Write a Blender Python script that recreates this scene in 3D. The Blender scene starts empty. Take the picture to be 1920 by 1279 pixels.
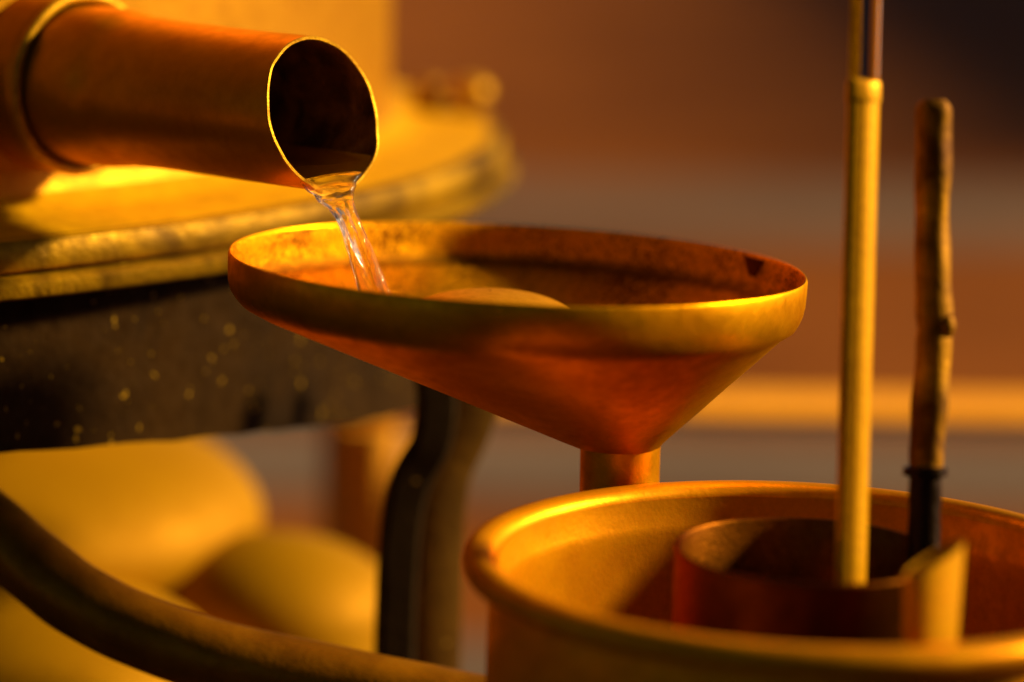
import bpy, bmesh, math, random
from mathutils import Vector, Matrix, noise as mnoise
R = math.radians
random.seed(7)
scene = bpy.context.scene

# ------------------------------------------------------------------ camera
FPX, W, H = 6650.0, 1920.0, 1279.0
PITCH, ROLL = R(9.4), R(1.0)
CAM = Vector((0, 0, .75))
F = Vector((0, math.cos(PITCH), -math.sin(PITCH)))
_r, _u = Vector((1, 0, 0)), Vector((0, math.sin(PITCH), math.cos(PITCH)))
RT = _r * math.cos(ROLL) + _u * math.sin(ROLL)
UP = _u * math.cos(ROLL) - _r * math.sin(ROLL)
cam = bpy.data.cameras.new('camera')
cam.sensor_width = 36
cam.lens = FPX / W * 36
cam.clip_start, cam.clip_end = .05, 500
cam.dof.use_dof = True
cam.dof.focus_distance = 1.335
cam.dof.aperture_fstop = 3.0
co = bpy.data.objects.new('camera', cam)
m = Matrix((RT, UP, -F)).transposed().to_4x4()
m.translation = CAM
co.matrix_world = m
scene.collection.objects.link(co)
scene.camera = co

# ------------------------------------------------------------------ light
SUN_AZ, SUN_EL = R(12), R(24.5)          # from the right, a little beyond the subject
sdir = Vector((math.cos(SUN_AZ) * math.cos(SUN_EL), math.sin(SUN_AZ) * math.cos(SUN_EL), math.sin(SUN_EL)))
world = bpy.data.worlds.new('World')
scene.world = world
world.use_nodes = True
nt = world.node_tree
bg = nt.nodes['Background']
sky = nt.nodes.new('ShaderNodeTexSky')
sky.sky_type = 'NISHITA'
sky.sun_disc = False
sky.sun_elevation = SUN_EL
sky.sun_rotation = math.atan2(sdir.x, sdir.y)
sky.dust_density = 1.0
sky.air_density = .17
sky.ozone_density = .3
nt.links.new(sky.outputs[0], bg.inputs[0])
bg.inputs[1].default_value = .05
sl = bpy.data.lights.new('sun', 'SUN')
sl.energy = 5
sl.angle = R(7)
sl.color = (1, .75, .32)
so = bpy.data.objects.new('sun', sl)
so.rotation_euler = sdir.to_track_quat('Z', 'Y').to_euler()
scene.collection.objects.link(so)
vs = scene.view_settings
vs.view_transform = 'Standard'
vs.look = 'None'
vs.exposure = 0.85
vs.gamma = 1
vs.use_curve_mapping = False


# ------------------------------------------------------------------ helpers
def P(px, py, d):
    """photo pixel at depth d (metres along the lens axis) -> point"""
    return CAM + d * (F + (px - W / 2) / FPX * RT - (py - H / 2) / FPX * UP)


def onz(px, py, z):
    d = P(px, py, 1) - CAM
    return CAM + d * ((z - CAM.z) / d.z)


def thing(name, loc, label, cat, group=None):
    o = bpy.data.objects.new(name, None)
    o.location = loc
    o.empty_display_size = .02
    scene.collection.objects.link(o)
    o['label'], o['category'] = label, cat
    if group:
        o['group'] = group
    return o


def tag(o, label, cat, group=None):
    o['label'], o['category'] = label, cat
    if group:
        o['group'] = group
    return o


def wloc(o):
    v = Vector((0, 0, 0))
    while o:
        v = v + o.location
        o = o.parent
    return v


def obj(name, vf, mat, parent=None, base=None, smooth=True, sharp=35):
    """vf = (verts in world space, faces); the object's origin is its parent's, or `base`"""
    verts, faces = vf
    off = wloc(parent) if parent else Vector(base or (0, 0, 0))
    me = bpy.data.meshes.new(name)
    me.from_pydata([Vector(v) - off for v in verts], [], faces)
    me.validate()
    bm = bmesh.new()
    bm.from_mesh(me)
    bmesh.ops.recalc_face_normals(bm, faces=bm.faces)
    bm.to_mesh(me)
    bm.free()
    if smooth:
        me.polygons.foreach_set('use_smooth', [True] * len(me.polygons))
        me.set_sharp_from_angle(angle=R(sharp))
    me.materials.append(mat)
    o = bpy.data.objects.new(name, me)
    scene.collection.objects.link(o)
    if parent:
        o.parent = parent
    else:
        o.location = off
    return o


def loft(rings, closed=False, cap0=False, cap1=False):
    n = len(rings[0])
    v, f = [], []
    for r in rings:
        v += list(r)
    k = len(rings)
    for i in range(k if closed else k - 1):
        a, b = i * n, ((i + 1) % k) * n
        for j in range(n):
            j2 = (j + 1) % n
            f.append((a + j, a + j2, b + j2, b + j))
    if cap0:
        f.append(tuple(range(n - 1, -1, -1)))
    if cap1:
        f.append(tuple(range((k - 1) * n, k * n)))
    return v, f


def join(*vfs):
    v, f = [], []
    for a, b in vfs:
        o = len(v)
        v += list(a)
        f += [tuple(i + o for i in q) for q in b]
    return v, f


def circle(c, r, n=64, e1=Vector((1, 0, 0)), e2=Vector((0, 1, 0)), ph=0):
    return [c + r * (math.cos(ph + 2 * math.pi * i / n) * e1 + math.sin(ph + 2 * math.pi * i / n) * e2) for i in range(n)]


def lathe(c, prof, n=96, closed=False, cap0=False, cap1=False, wob=0, seed=0):
    """profile [(radius, z)] turned round the vertical through c; wob = uneven hand-beaten radius"""
    rings = []
    for r, z in prof:
        ring = []
        for i in range(n):
            a = 2 * math.pi * i / n
            rr = r
            if wob:
                rr += wob * mnoise.noise(Vector((math.cos(a) * 2.2 + seed, math.sin(a) * 2.2, z * 22 + seed)))
            ring.append(Vector((c[0] + rr * math.cos(a), c[1] + rr * math.sin(a), c[2] + z)))
        rings.append(ring)
    return loft(rings, closed, cap0, cap1)


def catmull(pts, n):
    out = []
    p = [pts[0] * 2 - pts[1]] + list(pts) + [pts[-1] * 2 - pts[-2]]
    for i in range(1, len(p) - 2):
        for k in range(n):
            t = k / n
            out.append(.5 * (2 * p[i] + (p[i + 1] - p[i - 1]) * t + (2 * p[i - 1] - 5 * p[i] + 4 * p[i + 1] - p[i + 2]) * t * t
                             + (3 * p[i] - p[i - 1] - 3 * p[i + 1] + p[i + 2]) * t ** 3))
    out.append(p[-2])
    return out


def tube(path, rad, n=24, caps=True, wob=0, seed=0):
    rings = []
    e1 = None
    for i, p in enumerate(path):
        t = (path[min(i + 1, len(path) - 1)] - path[max(i - 1, 0)]).normalized()
        if e1 is None:
            e1 = t.cross(Vector((0, 0, 1)))
            if e1.length < .1:
                e1 = Vector((1, 0, 0))
        e1 = (e1 - t * e1.dot(t)).normalized()
        e2 = t.cross(e1)
        r = rad[i] if isinstance(rad, (list, tuple)) else rad
        ring = []
        for j in range(n):
            a = 2 * math.pi * j / n
            d = e1 * math.cos(a) + e2 * math.sin(a)
            rr = r * (1 + wob * mnoise.noise(p * 60 + d * 1.3 + Vector((seed, 0, 0))))
            ring.append(p + d * rr)
        rings.append(ring)
    return loft(rings, False, caps, caps)


def box(c, ax, ay, az):
    """box centred on c with half-axis vectors"""
    s = [(-1, -1, -1), (1, -1, -1), (1, 1, -1), (-1, 1, -1), (-1, -1, 1), (1, -1, 1), (1, 1, 1), (-1, 1, 1)]
    return [c + a * ax + b * ay + d * az for a, b, d in s], [(0, 3, 2, 1), (4, 5, 6, 7), (0, 1, 5, 4), (1, 2, 6, 5), (2, 3, 7, 6), (3, 0, 4, 7)]


def bevel(o, w=.002, seg=3):
    md = o.modifiers.new('bevel', 'BEVEL')
    md.width, md.segments, md.limit_method = w, seg, 'ANGLE'
    return o


# ------------------------------------------------------------------ materials
def new_mat(name):
    mt = bpy.data.materials.new(name)
    mt.use_nodes = True
    nt = mt.node_tree
    return mt, nt, nt.nodes['Principled BSDF']


def noise_node(nt, scale, detail=4, rough=.55, vec=None, dist=0):
    n = nt.nodes.new('ShaderNodeTexNoise')
    n.inputs['Scale'].default_value = scale
    n.inputs['Detail'].default_value = detail
    n.inputs['Roughness'].default_value = rough
    n.inputs['Distortion'].default_value = dist
    nt.links.new(vec, n.inputs['Vector'])
    return n


def ramp(nt, src, stops, interp='LINEAR'):
    r = nt.nodes.new('ShaderNodeValToRGB')
    r.color_ramp.interpolation = interp
    el = r.color_ramp.elements
    while len(el) < len(stops):
        el.new(.5)
    for e, (p, c) in zip(el, stops):
        e.position = p
        e.color = (*c, 1) if len(c) == 3 else c
    nt.links.new(src, r.inputs[0])
    return r


def mixc(nt, fac, a, b, mode='MIX'):
    x = nt.nodes.new('ShaderNodeMix')
    x.data_type = 'RGBA'
    x.blend_type = mode
    for s, v in ((x.inputs[0], fac), (x.inputs[6], a), (x.inputs[7], b)):
        if hasattr(v, 'is_linked'):
            nt.links.new(v, s)
        elif isinstance(v, (int, float)):
            s.default_value = v
        else:
            s.default_value = (*v, 1)
    return x.outputs[2]


def metal(name, base, tarnish, rough=(.32, .5), metallic=.85, scale=14, cover=.5, grain=(900, .0003), speck=None, dent=0, pits=None, round_patch=None, mottle=.65, crease=False):
    """worn metal: clean colour, tarnish clouds, grain relief, optional specks (colour, scale, threshold)"""
    mt, nt, bs = new_mat(name)
    tc = nt.nodes.new('ShaderNodeTexCoord').outputs['Object']
    big = noise_node(nt, scale, 6, .6, tc, .6)
    fac = ramp(nt, big.outputs[0], [(cover - .16, (0, 0, 0)), (cover + .18, (1, 1, 1))])
    col = mixc(nt, fac.outputs[0], tarnish, base)
    fine = noise_node(nt, scale * 11, 5, .65, tc)
    ff = ramp(nt, fine.outputs[0], [(.32, (.62, .55, .5)), (.6, (1, 1, 1))])
    col = mixc(nt, mottle, col, ff.outputs[0], 'MULTIPLY')
    if speck:
        sc, sscale, th = speck
        v = noise_node(nt, sscale, 2, .5, tc)
        sf = ramp(nt, v.outputs[0], [(th, (0, 0, 0)), (th + .03, (1, 1, 1))])
        col = mixc(nt, sf.outputs[0], col, sc)
    if pits:
        pc, pscale, th = pits
        v = noise_node(nt, pscale, 3, .6, tc)
        w = noise_node(nt, 28, 3, .5, tc)
        ad = nt.nodes.new('ShaderNodeMath')
        ad.operation = 'MULTIPLY_ADD'
        nt.links.new(w.outputs[0], ad.inputs[0])
        ad.inputs[1].default_value = .55
        nt.links.new(v.outputs[0], ad.inputs[2])
        sf = ramp(nt, ad.outputs[0], [(th, (0, 0, 0)), (th + .06, (1, 1, 1))])
        col = mixc(nt, sf.outputs[0], col, pc)
    if round_patch:                      # darker round patch: (centre x, y, inner radius, outer radius, colour)
        sx, sy, r0, r1, sc = round_patch
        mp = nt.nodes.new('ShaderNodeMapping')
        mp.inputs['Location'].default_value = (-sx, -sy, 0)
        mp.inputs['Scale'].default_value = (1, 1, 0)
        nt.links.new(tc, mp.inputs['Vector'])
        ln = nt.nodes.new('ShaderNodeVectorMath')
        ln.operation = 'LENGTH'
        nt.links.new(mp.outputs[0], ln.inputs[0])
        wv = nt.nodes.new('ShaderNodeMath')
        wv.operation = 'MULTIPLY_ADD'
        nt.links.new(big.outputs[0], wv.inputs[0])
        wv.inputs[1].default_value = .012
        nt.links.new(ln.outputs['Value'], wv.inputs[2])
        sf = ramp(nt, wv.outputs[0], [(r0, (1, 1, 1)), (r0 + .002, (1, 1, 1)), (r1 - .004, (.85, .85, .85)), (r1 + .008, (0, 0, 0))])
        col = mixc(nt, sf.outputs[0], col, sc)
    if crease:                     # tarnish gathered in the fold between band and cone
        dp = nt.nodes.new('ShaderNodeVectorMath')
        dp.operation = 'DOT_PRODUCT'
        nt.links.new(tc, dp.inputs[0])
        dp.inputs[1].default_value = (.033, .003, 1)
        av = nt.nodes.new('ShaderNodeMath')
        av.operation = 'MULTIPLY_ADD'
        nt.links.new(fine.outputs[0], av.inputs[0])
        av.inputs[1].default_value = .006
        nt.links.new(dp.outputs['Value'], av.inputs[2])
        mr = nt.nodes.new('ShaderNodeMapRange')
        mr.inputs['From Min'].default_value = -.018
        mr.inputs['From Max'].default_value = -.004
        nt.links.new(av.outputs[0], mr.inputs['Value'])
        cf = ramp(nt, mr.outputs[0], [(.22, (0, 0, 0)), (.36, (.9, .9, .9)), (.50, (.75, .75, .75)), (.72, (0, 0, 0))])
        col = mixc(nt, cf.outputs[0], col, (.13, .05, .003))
    nt.links.new(col, bs.inputs['Base Color'])
    bs.inputs['Metallic'].default_value = metallic
    bs.inputs['Specular Tint'].default_value = (*[min(1, c / max(base)) for c in base], 1)
    if metallic < .25:
        bs.inputs['Specular IOR Level'].default_value = .15
    rr = ramp(nt, fine.outputs[0], [(.3, (rough[1],) * 3), (.7, (rough[0],) * 3)])
    nt.links.new(rr.outputs[0], bs.inputs['Roughness'])
    g = noise_node(nt, grain[0], 3, .6, tc)
    b1 = nt.nodes.new('ShaderNodeBump')
    b1.inputs['Strength'].default_value = 1
    b1.inputs['Distance'].default_value = grain[1]
    nt.links.new(g.outputs[0], b1.inputs['Height'])
    if dent:
        d = noise_node(nt, 30, 2, .5, tc)
        b2 = nt.nodes.new('ShaderNodeBump')
        b2.inputs['Strength'].default_value = 1
        b2.inputs['Distance'].default_value = dent
        nt.links.new(d.outputs[0], b2.inputs['Height'])
        nt.links.new(b2.outputs[0], b1.inputs['Normal'])
    nt.links.new(b1.outputs[0], bs.inputs['Normal'])
    return mt


def matte(name, a, b, scale=8, rough=.8, bump=(60, .002)):
    mt, nt, bs = new_mat(name)
    tc = nt.nodes.new('ShaderNodeTexCoord').outputs['Object']
    n = noise_node(nt, scale, 6, .6, tc)
    f = ramp(nt, n.outputs[0], [(.35, a), (.65, b)])
    nt.links.new(f.outputs[0], bs.inputs['Base Color'])
    bs.inputs['Roughness'].default_value = rough
    bs.inputs['Specular IOR Level'].default_value = .04
    g = noise_node(nt, bump[0], 4, .6, tc)
    b1 = nt.nodes.new('ShaderNodeBump')
    b1.inputs['Distance'].default_value = bump[1]
    nt.links.new(g.outputs[0], b1.inputs['Height'])
    nt.links.new(b1.outputs[0], bs.inputs['Normal'])
    return mt


COP = (.90, .40, .003)
M = {}
M['funnel'] = metal('copper_funnel', COP, (.56, .21, .002), (.34, .52), .86, 16, .46, (700, .00010), dent=.0007, mottle=.5)
M['funnel_in'] = metal('copper_funnel_inside', (.80, .35, .003), (.68, .25, .002), (.28, .46), .82, 22, .47, (1000, .00075), pits=((.12, .035, .002), 700, .80), round_patch=(-.006, .04, 0, .052, (.32, .15, .003)), crease=True)
M['strainer'] = metal('copper_strainer', (.72, .31, .003), (.62, .25, .002), (.42, .6), .5, 22, .47, (1500, .00020))
M['pipe'] = metal('copper_pipe', (.52, .25, .002), (.36, .145, .001), (.32, .44), .68, 14, .46, (800, .00003), dent=.0003, mottle=.35)
M['pipe_in'] = metal('sooty_pipe_inside', (.40, .17, .02), (.07, .028, .005), (.35, .55), .5, 55, .55, (300, .0008))
M['edge'] = metal('bright_cut_copper', (.66, .34, .010), (.34, .15, .006), (.4, .6), .45, 130, .42, (900, .0002))
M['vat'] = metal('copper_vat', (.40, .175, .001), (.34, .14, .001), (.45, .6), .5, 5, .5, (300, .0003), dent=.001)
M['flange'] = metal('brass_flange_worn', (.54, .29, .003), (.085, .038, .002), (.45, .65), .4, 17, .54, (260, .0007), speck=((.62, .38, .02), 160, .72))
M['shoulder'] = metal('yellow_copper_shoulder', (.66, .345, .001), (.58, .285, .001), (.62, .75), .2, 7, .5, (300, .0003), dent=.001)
M['drum'] = metal('sooty_iron', (.030, .012, .0006), (.004, .0015, .0002), (.75, .95), 0, 11, .52, (250, .0006), speck=((.26, .14, .006), 230, .685))
M['iron'] = metal('black_iron', (.016, .008, .002), (.010, .005, .002), (.75, .95), 0, 30, .5, (250, .0005), speck=((.4, .24, .04), 90, .74))
M['iron_lit'] = metal('sunlit_iron', (.15, .075, .010), (.08, .038, .006), (.6, .8), .2, 30, .5, (250, .0005), speck=((.5, .3, .05), 90, .72))  # browner copy of the leg's iron: sunlight on its side put into colour
M['tube'] = metal('dark_copper_tube', (.40, .16, .003), (.16, .055, .002), (.36, .52), .6, 20, .48, (400, .0002), dent=.0006, mottle=.35)
M['vessel'] = metal('copper_vessel', (.92, .37, .002), (.70, .23, .002), (.34, .5), .58, 14, .46, (500, .00010), dent=.0008, mottle=.5)
M['can'] = metal('dark_copper_can', (.17, .055, .002), (.07, .022, .001), (.30, .46), .85, 24, .5, (500, .0002))
M['brass'] = metal('brass_rod', (.74, .36, .002), (.64, .28, .002), (.4, .55), .4, 30, .45, (600, .0002))
M['stick'] = metal('browned_copper_rod', (.60, .28, .003), (.09, .03, .002), (.45, .62), .45, 34, .53, (400, .0004))
M['black'] = metal('black_sleeve', (.014, .007, .003), (.008, .004, .002), (.25, .4), .2, 40, .5, (400, .0006))
M['jar'] = metal('yellow_brass', (.36, .17, .001), (.32, .145, .001), (.55, .7), .2, 6, .5, (200, .0003), mottle=.2)
M['wood'] = matte('weathered_wood', (.84, .365, .030), (.76, .31, .026), 6, .7, (40, .002))
M['ground'] = matte('terracotta_ground', (.25, .073, .011), (.12, .032, .005), .9, .85, (30, .004))
M['grey'] = matte('grey_paving', (.168, .112, .092), (.105, .070, .060), 1.1, .85, (30, .004))
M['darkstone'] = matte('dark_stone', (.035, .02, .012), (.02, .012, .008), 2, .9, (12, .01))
# clear distillate
mt, nt_, bs = new_mat('clear_distillate')
bs.inputs['Base Color'].default_value = (1, .86, .52, 1)
bs.inputs['Roughness'].default_value = 0
bs.inputs['IOR'].default_value = 1.34
bs.inputs['Transmission Weight'].default_value = 1
ts_, ms_ = nt_.nodes.new('ShaderNodeBsdfTransparent'), nt_.nodes.new('ShaderNodeMixShader')
ms_.inputs[0].default_value = .30
nt_.links.new(bs.outputs[0], ms_.inputs[1])
nt_.links.new(ts_.outputs[0], ms_.inputs[2])
nt_.links.new(ms_.outputs[0], nt_.nodes['Material Output'].inputs[0])
M['water'] = mt
mt, nt_, bs = new_mat('clear_film')          # liquid film over the pipe bottom: see-through with a sheen
nt_.nodes.remove(bs)
tr_, gl_, mx_, fr_ = (nt_.nodes.new('ShaderNode' + k) for k in ('BsdfTransparent', 'BsdfGlossy', 'MixShader', 'Fresnel'))
tr_.inputs[0].default_value = (.97, .94, .88, 1)
gl_.inputs['Roughness'].default_value = .03
fr_.inputs['IOR'].default_value = 1.34
nt_.links.new(fr_.outputs[0], mx_.inputs[0])
nt_.links.new(tr_.outputs[0], mx_.inputs[1])
nt_.links.new(gl_.outputs[0], mx_.inputs[2])
nt_.links.new(mx_.outputs[0], nt_.nodes['Material Output'].inputs[0])
M['film'] = mt
mt, nt_, bs = new_mat('tube_glass')
bs.inputs['Base Color'].default_value = (.55, .45, .14, 1)
bs.inputs['Roughness'].default_value = .02
bs.inputs['IOR'].default_value = 1.45
bs.inputs['Transmission Weight'].default_value = 1
M['glass'] = mt

# ------------------------------------------------------------------ ground
def sheet(x0, y0, x1, y1, z):
    return [(x0, y0, z), (x1, y0, z), (x1, y1, z), (x0, y1, z)], [(0, 1, 2, 3)]


g = obj('ground', sheet(-60, -40, 60, 120, 0), M['ground'], smooth=False)
g['kind'] = 'structure'
for y0, y1 in ((3.52, 3.92), (5.55, 6.2), (2.71, 2.95)):
    p = obj('paving_strip', sheet(-30, y0, 30, y1, .004), M['grey'], smooth=False)
    p['kind'] = 'structure'

p = obj('bounce_blocker', sheet(-3, -1.5, 2.2, 2.7, .008), M['darkstone'], smooth=False)  # unseen dark slab, added to cut the light bounced up from the ground
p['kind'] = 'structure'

# ------------------------------------------------------------------ condenser vat on its iron drum
VC = Vector((-.586, 1.8, 0))
vat = thing('condenser_vat', VC, 'large round copper vat behind the pouring pipe, with broad worn rim on black iron drum', 'vat')
WR = .521
wall_prof = [(WR + .0035, .5685), (WR + .001, .574), (WR, .585), (WR, .70), (WR, .95), (WR + .004, .955), (WR, .959), (WR - .004, .955),
             (WR - .004, .60), (WR - .004, .56)]
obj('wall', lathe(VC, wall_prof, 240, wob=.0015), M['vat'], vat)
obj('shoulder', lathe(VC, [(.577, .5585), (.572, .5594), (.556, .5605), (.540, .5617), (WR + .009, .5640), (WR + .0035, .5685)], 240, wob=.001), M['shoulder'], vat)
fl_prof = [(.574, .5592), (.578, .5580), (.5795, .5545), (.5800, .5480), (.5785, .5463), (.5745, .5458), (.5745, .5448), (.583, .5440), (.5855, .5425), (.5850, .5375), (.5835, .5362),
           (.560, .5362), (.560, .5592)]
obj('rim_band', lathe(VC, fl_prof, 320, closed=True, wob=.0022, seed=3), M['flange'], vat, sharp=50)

# black drum below the rim: its lower edge sags a little
DR = .566
def drum_bottom(a):
    pts = [(-60, 856), (0, 850), (250, 830), (550, 805), (680, 793), (787, 768)]
    lut = []
    for q in pts:
        d = P(*q, 1) - CAM
        o = CAM - VC
        A, B, C_ = d.x ** 2 + d.y ** 2, 2 * (o.x * d.x + o.y * d.y), o.x ** 2 + o.y ** 2 - DR ** 2
        t = (-B - math.sqrt(B * B - 4 * A * C_)) / 2 / A
        w = CAM + d * t
        lut.append((math.atan2(w.y - VC.y, w.x - VC.x), w.z))
    lut.sort()
    if a <= lut[0][0]:
        return lut[0][1]
    if a >= lut[-1][0]:                        # unseen gap added on the far right to let sunlight in under the drum
        a0, z0 = lut[-1]
        up = max(0, min(1, (a - a0 - .015) / .08)) * max(0, min(1, (2.0 - a) / .2))
        return z0 + (.528 - z0) * up * up * (3 - 2 * up)
    for (a0, z0), (a1, z1) in zip(lut, lut[1:]):
        if a0 <= a <= a1:
            return z0 + (z1 - z0) * (a - a0) / (a1 - a0)


def drum_ring(r, top):
    ring = []
    n = 256
    for i in range(n):
        a = -math.pi + 2 * math.pi * i / n
        z = .5360 if top else drum_bottom(a)
        z += 0 if top else .0012 * mnoise.noise(Vector((math.cos(a) * 30, math.sin(a) * 30, 0)))
        ring.append(Vector((VC.x + r * math.cos(a), VC.y + r * math.sin(a), z)))
    return ring


obj('iron_drum', loft([drum_ring(DR, True), drum_ring(DR, False), drum_ring(DR - .004, False), drum_ring(DR - .004, True)], True), M['drum'], vat)
obj('floor_plate', lathe(VC, [(.002, .5350), (.5615, .5350), (.5615, .5300), (.002, .5300)], 128, closed=True), M['drum'], vat)

# wide copper belly of the boiler hanging below the drum
bc = P(-90, 968, 1.80)
brx, brz = 582 / FPX * 1.80, .056
prof = []
for i in range(25):
    t = math.pi * i / 24
    prof.append((max(.0015, brx * math.sin(t) ** .8), -brz * math.cos(t)))
prof = prof[:20] + [(brx * .50, brz * .98), (brx * .48, .529 - bc.z)]
obj('boiler_belly', lathe(bc, prof, 128, cap0=True), M['jar'], vat)

# bolted clamp on the rim
cl = onz(845, 214, .559)
tv = Vector((.35, .94, 0)).normalized()
sv = Vector((tv.y, -tv.x, 0))
clamp = bevel(obj('clamp', join(box(cl + Vector((-.012, 0, .009)), sv * .006, tv * .010, Vector((0, 0, .0095))), box(cl + Vector((0, 0, .0015)), sv * .018, tv * .009, Vector((0, 0, .0018)))), M['stick'], vat), .0015)
obj('clamp_knob', lathe(cl + Vector((.010, 0, .0)), [(.004, .003), (.0045, .006), (.0095, .008), (.0115, .012), (.0105, .0165), (.006, .0195), (.0015, .020)], 28, cap0=True, cap1=True), M['edge'], clamp)

# curved iron leg
def leg_path(pts, d):
    return [P(x, y, d) for x, y in pts]


def strap(center, half_w, n_out, half_t):
    rings = []
    for i, p in enumerate(center):
        t = (center[min(i + 1, len(center) - 1)] - center[max(i - 1, 0)]).normalized()
        a = t.cross(n_out).normalized()
        b = a.cross(t).normalized()
        w = half_w[i] if isinstance(half_w, list) else half_w
        h = half_t
        e = .25
        ring = []
        for sx, sy in ((-1, -1 + e), (-1 + e, -1), (1 - e, -1), (1, -1 + e), (1, 1 - e), (1 - e, 1), (-1 + e, 1), (-1, 1 - e)):
            ring.append(p + a * w * sx + b * h * sy)
        rings.append(ring)
    return loft(rings, False, True, True)


legp = catmull(leg_path([(812, 600), (815, 690), (819, 760), (808, 830), (775, 890), (757, 950), (748, 1030), (743, 1120), (740, 1230), (738, 1400), (738, 1700)], 1.53), 8)
legp.append(Vector((legp[-1].x, legp[-1].y, .0)))
obj('leg', strap(legp, .0082, Vector((.25, -.97, 0)), .006), M['iron'], vat)
legq = catmull(leg_path([(880, 600), (893, 690), (884, 760), (862, 820), (835, 880), (822, 950), (818, 1030), (815, 1120), (812, 1230), (810, 1400), (810, 1700)], 1.56), 8)
legq.append(Vector((legq[-1].x, legq[-1].y, .0)))
obj('leg_web', strap(legq, .0118, Vector((.25, -.97, 0)), .004), M['iron_lit'], vat)
for a in (-160, 80, 160):
    q = [VC + Vector((math.cos(R(a)) * rr, math.sin(R(a)) * rr, z)) for rr, z in ((.55, .50), (.56, .45), (.55, .40), (.535, .34), (.53, .25), (.53, .12), (.53, 0))]
    obj('leg', strap(catmull(q, 6), .0082, Vector((math.cos(R(a)), math.sin(R(a)), 0)), .006), M['iron'], vat)

# ------------------------------------------------------------------ outlet pipe
MC = Vector((-.0735, 1.3462, .6133))
COL = Vector((-.1770, 1.4415, .6145))
D = (MC - COL).normalized()
E1 = D.cross(Vector((0, 0, 1))).normalized()       # to the camera-left side... horizontal
E2 = E1.cross(D).normalized()                      # up
PR, PT, K = .0291, .0014, .30
L = (MC - COL).length
pipe = thing('outlet_pipe', COL - D * .03, 'dark copper outlet pipe with bright cut end pouring clear liquid', 'pipe')


def pring(s, r, slant=0.0, n=96, oval=0):
    ring = []
    for i in range(n):
        a = 2 * math.pi * i / n
        q = E1 * math.cos(a) + E2 * math.sin(a)
        w = .00035 * mnoise.noise(q * 2.1 + Vector((s * 25, 0, 0)))
        sh = -slant * math.sin(a) * PR + (.0006 * mnoise.noise(q * 4 + Vector((9, 0, 0))) if slant else 0)
        ring.append(COL + D * (s + sh) + q * (r + w))
    return ring


outer = [(-.03, PR * 1.10), (.0, PR * 1.10), (.012, PR * 1.105), (.024, PR * 1.10), (.031, PR * 1.07), (.036, PR * 1.03), (.042, PR * 1.035), (.050, PR * 1.02), (.07, PR * 1.006), (.10, PR)]
rings = [pring(s, r) for s, r in outer] + [pring(L - .012, PR, K * .85), pring(L, PR, K)]
obj('pipe_wall', loft(rings), M['pipe'], pipe)
inn = [pring(L, PR - PT, K), pring(L - .012, PR - PT, K * .85)] + [pring(s, PR - PT) for s in (.1, .05, 0, -.03)]
obj('pipe_lining', loft(inn, cap1=True), M['pipe_in'], pipe)
arc = []
for s_, sl_ in ((-.02, 0), (.06, 0), (.10, 0), (L - .012, K * .85), (L - .0004, K)):
    row = []
    for i in range(25):
        a = R(-90 - 52 + 104 * i / 24)
        q = E1 * math.cos(a) + E2 * math.sin(a)
        row.append(COL + D * (s_ - sl_ * math.sin(a) * PR) + q * (PR - PT - .0005))
    arc.append(row)
obj('washed_floor', ([v for r in arc for v in r], [(i * 25 + j, i * 25 + j + 1, (i + 1) * 25 + j + 1, (i + 1) * 25 + j) for i in range(4) for j in range(24)]), M['shoulder'], pipe)
rings = [pring(L, PR, K), pring(L + .0004, PR - .0002, K), pring(L + .0004, PR - PT + .0002, K), pring(L, PR - PT, K)]
obj('cut_edge', loft(rings), M['edge'], pipe)
# bigger socket the pipe is pushed into
SR = PR * 1.27
sock = [(-.075, SR * 1.02), (-.03, SR), (-.006, SR), (-.001, SR * .985), (.001, SR * .95), (.0015, SR * .90), (-.002, PR * 1.11), (-.02, PR * 1.11)]
sock_o = obj('socket', loft([pring(s, r) for s, r in sock]), M['pipe'], pipe)
bead = []
for k in range(12):
    a = 2 * math.pi * k / 12
    bead.append(pring(.0008 + .0022 * math.cos(a), SR * .955 + .0022 * math.sin(a)))
obj('socket_bead', loft(bead, True), M['edge'], sock_o)

# ------------------------------------------------------------------ funnel
FC = P(971, 491, 1.353)
FN = Vector((.033, .003, 1)).normalized()
FX = (Vector((1, 0, 0)) - FN * FN.x).normalized()
FY = FN.cross(FX)
funnel = thing('funnel', FC, 'wide lopsided copper funnel catching the stream, its rim a broad band', 'funnel')
SO = (.0405, -.006)          # the outlet sits off to one side
STEM_R = .0153


def fring(t, r, z, n=180, wob=.0004):
    ring = []
    for i in range(n):
        a = 2 * math.pi * i / n
        rr = r + wob * mnoise.noise(Vector((math.cos(a) * 2.5, math.sin(a) * 2.5, z * 30)))
        ring.append(FC + FX * (SO[0] * t + rr * math.cos(a)) + FY * (SO[1] * t + rr * math.sin(a)) + FN * z)
    return ring


ZB, ZJ = -.0195, -.0690
out_ = [(0, .1102, -.0002), (0, .1105, -.0012), (0, .1104, -.006), (0, .1101, -.0105), (.003, .1093, -.0138), (.012, .1078, -.0165), (.024, .1062, -.0186)]
cone = [(t, .105 + (STEM_R - .105) * t, ZB + (ZJ - ZB) * t) for t in (.045, .12, .2, .4, .6, .8, .93)]
cone += [(1, STEM_R + .0012, ZJ + .0006)]
obj('bowl', loft([fring(*a) for a in out_ + cone]), M['funnel'], funnel, sharp=50)
ith = .0013
inn = [(0, .1094, -.0002), (0, .1091, -.0012), (0, .1090, -.006), (0, .1089, -.0120), (.004, .1078, -.0150), (.02, .1055, -.0165)]
icone = [(t, .104 + (STEM_R - .104) * t - .0012, ZB + .0016 + (ZJ - ZB) * t) for t in (.05, .2, .4, .6, .8, .93, 1)]
obj('bowl_lining', loft([fring(*a) for a in inn + icone]), M['funnel_in'], funnel, sharp=60)
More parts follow.
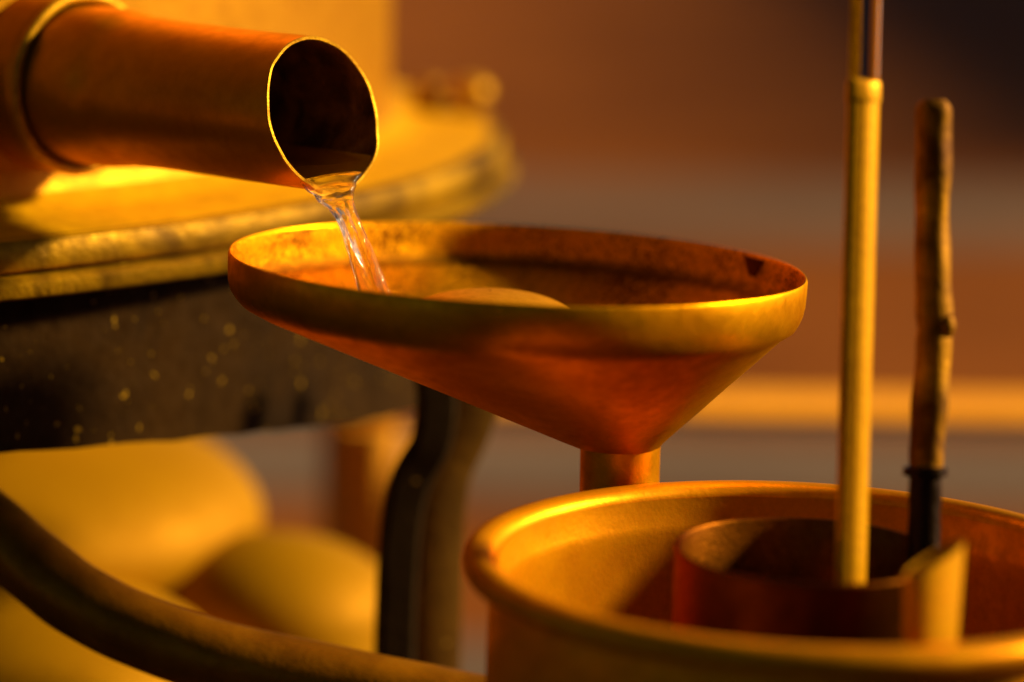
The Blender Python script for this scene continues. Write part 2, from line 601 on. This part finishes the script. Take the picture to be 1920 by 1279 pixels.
obj('rim', loft([fring(0, .1102, -.0002), fring(0, .1100, .0003), fring(0, .1096, .0003), fring(0, .1094, -.0002)]), M['funnel'], funnel)
st = FC + FX * SO[0] + FY * SO[1]
def sring(r, z, n=64):
    c = st + Vector((0, 0, z))
    return circle(c, r, n)
obj('stem', loft([sring(STEM_R + .0004, ZJ + .004), sring(STEM_R, ZJ - .002), sring(STEM_R, -.14), sring(STEM_R - .001, -.14), sring(STEM_R - .0012, ZJ + .004)]), M['funnel'], funnel)
ja = math.atan2(.0555, .0935)
jv = []
for da, z in ((-.075, -.0012), (.055, -.0012), (.012, -.0085), (-.022, -.0088)):
    for rr in (.1088, .1080):
        jv.append(FC + FX * rr * math.cos(ja + da) + FY * rr * math.sin(ja + da) + FN * z)
obj('lap_joint', (jv, [(0, 2, 4, 6), (1, 7, 5, 3), (0, 1, 3, 2), (2, 3, 5, 4), (4, 5, 7, 6), (6, 7, 1, 0)]), M['can'], funnel, smooth=False)
# low domed strainer inside the bowl
dc = P(918, 602, 1.372)
prof = []
for i in range(14):
    t = math.pi / 2 * i / 13
    prof.append((max(.0008, .034 * math.sin(t)), .0125 * math.cos(t) - .0005))
prof += [(.034, -.012), (.030, -.016)]
obj('strainer_dome', lathe(dc, prof, 72), M['strainer'], funnel)

# ------------------------------------------------------------------ the pouring liquid
def seg_ring(s, level, r, n=64, slant=0.0):
    """section of the liquid lying in the pipe bottom"""
    half = math.acos(max(-1, min(1, -level)))
    A = math.acos(level * -1)
    A = math.acos(-level) if level < 0 else math.pi / 2
    ring = []
    nb = n // 2
    for i in range(nb):                     # bottom arc from one shore to the other
        a = -A + 2 * A * i / (nb - 1)
        x, y = r * math.sin(a), -r * math.cos(a)
        ring.append((x, y))
    x0, x1, yl = ring[-1][0], ring[0][0], ring[0][1]
    for i in range(1, n - nb + 1):          # flat top back again
        t = i / (n - nb + 1)
        ring.append((x0 + (x1 - x0) * t, yl + .0003 * math.sin(t * 9)))
    return [COL + D * (s - slant * (y)) + E1 * x + E2 * y for x, y in ring]


NS = 64
rin = PR - PT - .0004
film = [seg_ring(s_, lv, rin, slant=sl_) for s_, lv, sl_ in ((-.02, -.58, 0), (.05, -.59, 0), (.10, -.60, 0), (L - .012, -.63, K * .8), (L - .0015, -.68, K))]
# falling strand: pixel centre, half width px, half thickness (m), strength of the strands
keys = [((620, 332), 60, .0018, 0), ((623, 342), 54, .0028, 0), ((627, 353), 43, .0034, 0), ((631, 364), 39, .0036, .1), ((639, 382), 28, .0034, .5), ((649, 402), 24.5, .0030, .8), ((661, 432), 24, .0027, 1),
        ((675, 470), 27, .0025, 1), ((688, 508), 30, .0024, 1), ((700, 545), 32, .0023, 1), ((712, 580), 33, .0023, 1), ((719, 605), 33, .0023, 1)]
dep = [1.3400, 1.3380, 1.3365, 1.335, 1.334, 1.333, 1.332, 1.331, 1.330, 1.329, 1.328, 1.328]
NK = 9
cpts = [P(*k[0], d) for k, d in zip(keys, dep)]
cl_ = catmull(cpts, NK)
par = []
for i in range(len(keys) - 1):
    for k in range(NK):
        t = k / NK
        par.append([keys[i][j] + (keys[i + 1][j] - keys[i][j]) * t for j in (1, 2, 3)])
par.append(list(keys[-1][1:]))
sr = []
for i, (p, (hp, ht, st_)) in enumerate(zip(cl_, par)):
    hw = hp * (1 - .13 * st_) / FPX * 1.333
    t = (cl_[min(i + 1, len(cl_) - 1)] - cl_[max(i - 1, 0)]).normalized()
    a1 = (RT - t * RT.dot(t)).normalized()
    a2 = t.cross(a1)
    u = i / (len(cl_) - 1)
    ring = []
    for j in range(NS):
        a = 2 * math.pi * j / NS
        ca, sa = math.cos(a), math.sin(a)
        # long ropes that wind slowly round the strand
        rope = .36 * math.cos(3 * a + u * 5.0 + 1) + .24 * math.cos(5 * a - u * 6.5) + .16 * math.cos(9 * a + u * 4)
        kn_ = .22 * mnoise.noise(Vector((u * 7, ca * 1.5, sa * 1.5)))
        lob = 1 + st_ * (.8 * rope * abs(sa) + kn_ * .5)
        swell = math.exp(-((u - .33) / .05) ** 2) * .35 * math.cos(2 * a - 1.1)
        tw = st_ * (.55 * math.sin(u * 9.0 + .6) * (1 - .5 * u))        # the ribbon winds to and fro as it falls
        rip = st_ * .06 * mnoise.noise(Vector((u * 24, ca * 2.2 + 3, sa * 2.2)))
        X, Y = hw * ca * (1 + st_ * .16 * kn_ + rip), ht * sa * (lob + swell + rip * 2)
        ring.append(p + a1 * (X * math.cos(tw) - Y * math.sin(tw)) + a2 * (X * math.sin(tw) + Y * math.cos(tw)))
    sr.append(ring)
stream = thing('liquid_stream', cpts[0], 'clear twisting stream of liquid falling from the pipe mouth into the funnel', 'liquid')
o = obj('falling_strand', loft(sr, False, True, True), M['water'], stream, sharp=180)
ss = o.modifiers.new('smooth', 'SUBSURF')
ss.levels = ss.render_levels = 1
top = [r[NS // 2 - 1:] + r[:1] for r in film]
obj('liquid_film', ([v for r in top for v in r], [(i * len(top[0]) + j, i * len(top[0]) + j + 1, (i + 1) * len(top[0]) + j + 1, (i + 1) * len(top[0]) + j) for i in range(len(top) - 1) for j in range(len(top[0]) - 1)]), M['film'], stream, sharp=180)

# ------------------------------------------------------------------ copper vessel with inner can
VS = P(1505, 1068, 1.233)
vx, vy, vz = VS
VN = Vector((.0185, -.0294, 1)).normalized()
VX = (Vector((1, 0, 0)) - VN * VN.x).normalized()
VY = VN.cross(VX)


def vlathe(prof, n=160, closed=False, cap0=False, cap1=False, dx=0, dy=0):
    rings = []
    for r, z in prof:
        rings.append([VS + VX * (dx + r * math.cos(2 * math.pi * i / n)) + VY * (dy + r * math.sin(2 * math.pi * i / n)) + VN * z for i in range(n)])
    return loft(rings, closed, cap0, cap1)


vessel = thing('collecting_vessel', (vx, vy, 0), 'big round copper vessel with rolled rim in the foreground, holding an inner can', 'vessel')
body = [(.1075, .0), (.1075, -.004), (.1088, -.010), (.1090, -.03), (.1085, -.09), (.1070, -.11), (.1085, -.13), (.1080, -.30), (.1040, -.44), (.1020, -.4715)]
obj('body', vlathe(body, cap1=True), M['vessel'], vessel)
inner = [(.1075, .0), (.1074, -.006), (.1066, -.010), (.1062, -.013), (.1072, -.017), (.1070, -.10), (.1065, -.20)]
obj('inner_wall', vlathe([(r - .0012, z) for r, z in inner], cap1=True), M['vessel'], vessel)
lipp = []
for k in range(16):
    a = 2 * math.pi * k / 16
    lipp.append((.1128 + .0060 * math.cos(a), -.0005 + .0052 * math.sin(a)))
obj('rolled_rim', vlathe(lipp, closed=True), M['vessel'], vessel)
CR = .0463
can = [(CR, -.199), (CR, .0042), (CR + .0004, .0052), (CR, .0062), (CR - .0008, .0062), (CR - .0013, .0052), (CR - .0012, -.10)]
obj('inner_can', vlathe(can, 96, cap1=True, dx=.002, dy=.004), M['can'], vessel)
# small outlet tube with slanting mouth in front of the can
tp = P(1752, 1046, 1.160)
oa = Vector((math.cos(R(48)), math.sin(R(48)), 0))
ob = Vector((-oa.y, oa.x, 0))
def oring(r, z, sl):
    ring = []
    for i in range(48):
        a = 2 * math.pi * i / 48
        q = oa * (1.32 * r * math.cos(a)) + ob * (.62 * r * math.sin(a))
        ring.append(tp + q + Vector((0, 0, z + sl * q.x)))
    return ring
obj('outlet_tube', loft([oring(.0082, -.15, 0), oring(.0094, -.03, 0), oring(.0107, .0, .42), oring(.0098, .0, .42), oring(.0086, -.03, 0), oring(.0075, -.15, 0)], False, True, True), M['brass'], vessel)
# side inlet the funnel stem drops into, behind the rim
ic = Vector((st.x, st.y, 0))
zi = vz - .012
obj('side_inlet', join(loft([circle(ic + Vector((0, 0, zi)), .0178, 40), circle(ic + Vector((0, 0, zi - .10)), .0178, 40), circle(ic + Vector((0, 0, zi - .10)), .0160, 40), circle(ic + Vector((0, 0, zi)), .0160, 40)], True),
                       tube([ic + Vector((0, 0, zi - .085)), ic + (Vector((vx, vy, 0)) - ic) * .35 + Vector((0, 0, zi - .10))], .010, 20)), M['vessel'], vessel)

# ------------------------------------------------------------------ rods standing in the can
rb = P(1595, 1062, 1.232)
zb = vz - .098
def at_z(p0, p1, z):
    t = (z - p0.z) / (p1.z - p0.z)
    return p0 + (p1 - p0) * t
p_top, p_cap = P(1627, -60, 1.238), P(1620, 152, 1.236)
p_low = at_z(p_cap, P(1600, 900, 1.232), zb)
rod = thing('thermometer', p_low, 'tall yellow brass sheath with thin glass tube rising from its top, left of two rods', 'thermometer')
ax = (p_cap - p_low).normalized()
hx = (RT - ax * RT.dot(ax)).normalized()
hy = ax.cross(hx)


def sheath(hw, ht, s0, s1, off=0):
    rings = []
    prof = [(-1, .3), (-1, -.95), (-.85, -1.08), (-.5, -1.0), (-.15, -.88), (-.10, -.62), (-.05, -.60), (-.01, -.82), (.3, -.66), (.65, -.35), (.92, .05), (1, .4), (.6, 1), (-.7, 1)]
    Lr = (p_cap - p_low).length
    for k, (s, sc) in enumerate([(s0, .9), (s0 + .002, 1), (s1 - .009, 1.0), (s1 - .0085, 1.0), (s1 - .002, 1), (s1 - .0005, .9), (s1, .7)]):
        taper = .93 + .07 * s / Lr
        rings.append([p_low + ax * s + hx * (off + x * hw * sc * taper) + hy * y * ht * sc for x, y in prof])
    return loft(rings, False, True, True)


obj('sheath', sheath(.0058, .0050, 0, (p_cap - p_low).length), M['brass'], rod, sharp=60)
capp = [(-1, .3), (-1, -.95), (-.85, -1.08), (-.5, -1.0), (0, -.85), (.3, -.68), (.65, -.37), (.92, .05), (1, .4), (.6, 1), (-.7, 1)]
obj('sheath_cap', loft([[p_cap + ax * s_ + hx * x * .0058 * sc + hy * y * .0050 * sc for x, y in capp] for s_, sc in ((-.0075, 1.04), (-.0070, 1.07), (-.0006, 1.07), (.0004, .96), (.0007, .8))], False, True, True), M['brass'], rod, sharp=50)
off = hx * .0
obj('glass_tube', tube([p_cap + hx * .0014 + ax * .0005, p_cap + hx * .0014 + ax * .09], .0040, 24), M['glass'], rod)
obj('scale_strip', box(p_cap - hx * .0032 + ax * .045, hx * .0022, hy * .0012, ax * .0445), M['brass'], rod, smooth=False)

q_top = P(1750, 190, 1.250)
pts = [(1750, 188), (1750, 260), (1748, 400), (1749, 520), (1751, 600), (1750, 640), (1745, 740), (1738, 830), (1735, 886)]
path = catmull([P(x, y, 1.25) for x, y in pts], 8)
dirn = (path[0] - path[-1]).normalized()
bot = at_z(path[-1], path[-1] - dirn, zb)
stick = thing('stirring_rod', bot, 'browned uneven copper rod with knob and black lower sleeve, right of two rods', 'rod')
rad = []
for i, p in enumerate(path):
    u = i / (len(path) - 1)
    rad.append(.0063 * (1 if i > 2 else (.72, .92, 1)[i]) * (1 + .04 * math.sin(u * 19) + .03 * math.sin(u * 43)))
obj('shaft', tube(path, rad, 28, wob=.10), M['stick'], stick)
kn = P(1774, 612, 1.247)
obj('knob', lathe(kn, [(.0006, -.0042), (.0022, -.0036), (.0032, -.0015), (.0034, .001), (.0024, .0036), (.0006, .0044)], 20, cap0=True, cap1=True), M['stick'], stick)
def aring(c, r, n=28):
    e1 = (RT - dirn * RT.dot(dirn)).normalized()
    return circle(c, r, n, e1, dirn.cross(e1))
pe = path[-1]
obj('collar', loft([aring(pe + dirn * s, r) for s, r in ((.0022, .0064), (.0018, .0078), (-.001, .0080), (-.0016, .0064))], False, True, True), M['black'], stick)
obj('sleeve', loft([aring(pe - dirn * s, r) for s, r in ((.001, .0058), (.004, .0057), (.009, .0060), (.014, .0056), (.02, .0059), ((pe - bot).length, .0056))], False, True, True), M['black'], stick)

# ------------------------------------------------------------------ curved tube below
tpts = [(-330, 760, 1.50), (-160, 885, 1.46), (-40, 975, 1.43), (55, 1055, 1.42), (145, 1124, 1.41), (260, 1182, 1.405), (400, 1231, 1.40), (600, 1275, 1.40), (800, 1315, 1.40), (960, 1345, 1.40), (1120, 1372, 1.39)]
path = catmull([P(*q) for q in tpts], 10)
ct = obj('curved_tube', tube(path, .0148, 40, wob=.02), M['tube'], base=path[60])
tag(ct, 'thick dark copper tube curving down from the left edge to behind the vessel', 'tube')

# ------------------------------------------------------------------ brass jars behind the leg
def jar(px, py, d, r, label):
    c = P(px, py, d)
    b = thing('brass_jar', (c.x, c.y, 0), label, 'jar', 'brass jars under the vat')
    top = c.z
    pr = [(r * .75, 0), (r * .80, .004), (r * .92, top * .35), (r, top - r * .6)]
    for i in range(1, 12):
        t = math.pi / 2 * i / 12
        pr.append((r * math.cos(t), top - r * .6 + r * .6 * math.sin(t)))
    pr.append((.001, top))
    obj('body', lathe(Vector((c.x, c.y, 0)), pr, 80, cap0=True), M['jar'], b)
    return b


jar(512, 1003, 1.74, .063, 'yellow brass jar with domed shoulder just left of the curved iron leg')
jar(70, 1085, 1.62, .095, 'yellow brass jar at the lower left corner below the curved tube')

# ------------------------------------------------------------------ wooden bench behind
zt = P(1300, 785, 2.05).z
fa, fb = onz(610, 765, zt), onz(2400, 792, zt)
ba, bb = onz(610, 717, zt), onz(2400, 743, zt)
bench = thing('wooden_bench', ((fa.x + fb.x) / 2, fa.y, 0), 'plain sunlit wooden bench running across behind the funnel and rods', 'bench')
dz = Vector((0, 0, -.009))
bevel(obj('bench_top', ([fa, fb, bb, ba, fa + dz, fb + dz, bb + dz, ba + dz], [(0, 1, 2, 3), (7, 6, 5, 4), (0, 4, 5, 1), (1, 5, 6, 2), (2, 6, 7, 3), (3, 7, 4, 0)]), M['wood'], bench), .003)
for p0 in (fa.lerp(fb, .048), ba.lerp(bb, .03), fa.lerp(fb, .97), ba.lerp(bb, .97)):
    h = zt - .0095
    obj('bench_leg', lathe(Vector((p0.x, p0.y, 0)), [(.0150, 0), (.0165, .08), (.0185, h - .03), (.0175, h)], 28, cap0=True, cap1=True, wob=.001), M['wood'], bench)

# unseen walls added out of frame only to shade the ground: the low sun comes through the gap between them
for (y0, y1, h, lab), wx in zip( ((7.4, 18, 2.0, 'low unseen wall added at the right to darken the far paving with its shade'),
                         (-12, 1.45, 4.2, 'tall unseen wall added right of the camera to shade the near ground')), (5.15, 4.2)):
    wl = thing('shade_wall', (wx, (y0 + y1) / 2, 0), lab, 'wall', 'added shade walls out of frame')
    obj('masonry', box(Vector((wx, (y0 + y1) / 2, h / 2)), Vector((.15, 0, 0)), Vector((0, (y1 - y0) / 2, 0)), Vector((0, 0, h / 2))), M['darkstone'], wl, smooth=False)
    bevel(obj('coping', box(Vector((wx, (y0 + y1) / 2, h + .03)), Vector((.20, 0, 0)), Vector((0, (y1 - y0) / 2 + .05, 0)), Vector((0, 0, .03))), M['darkstone'], wl), .01)
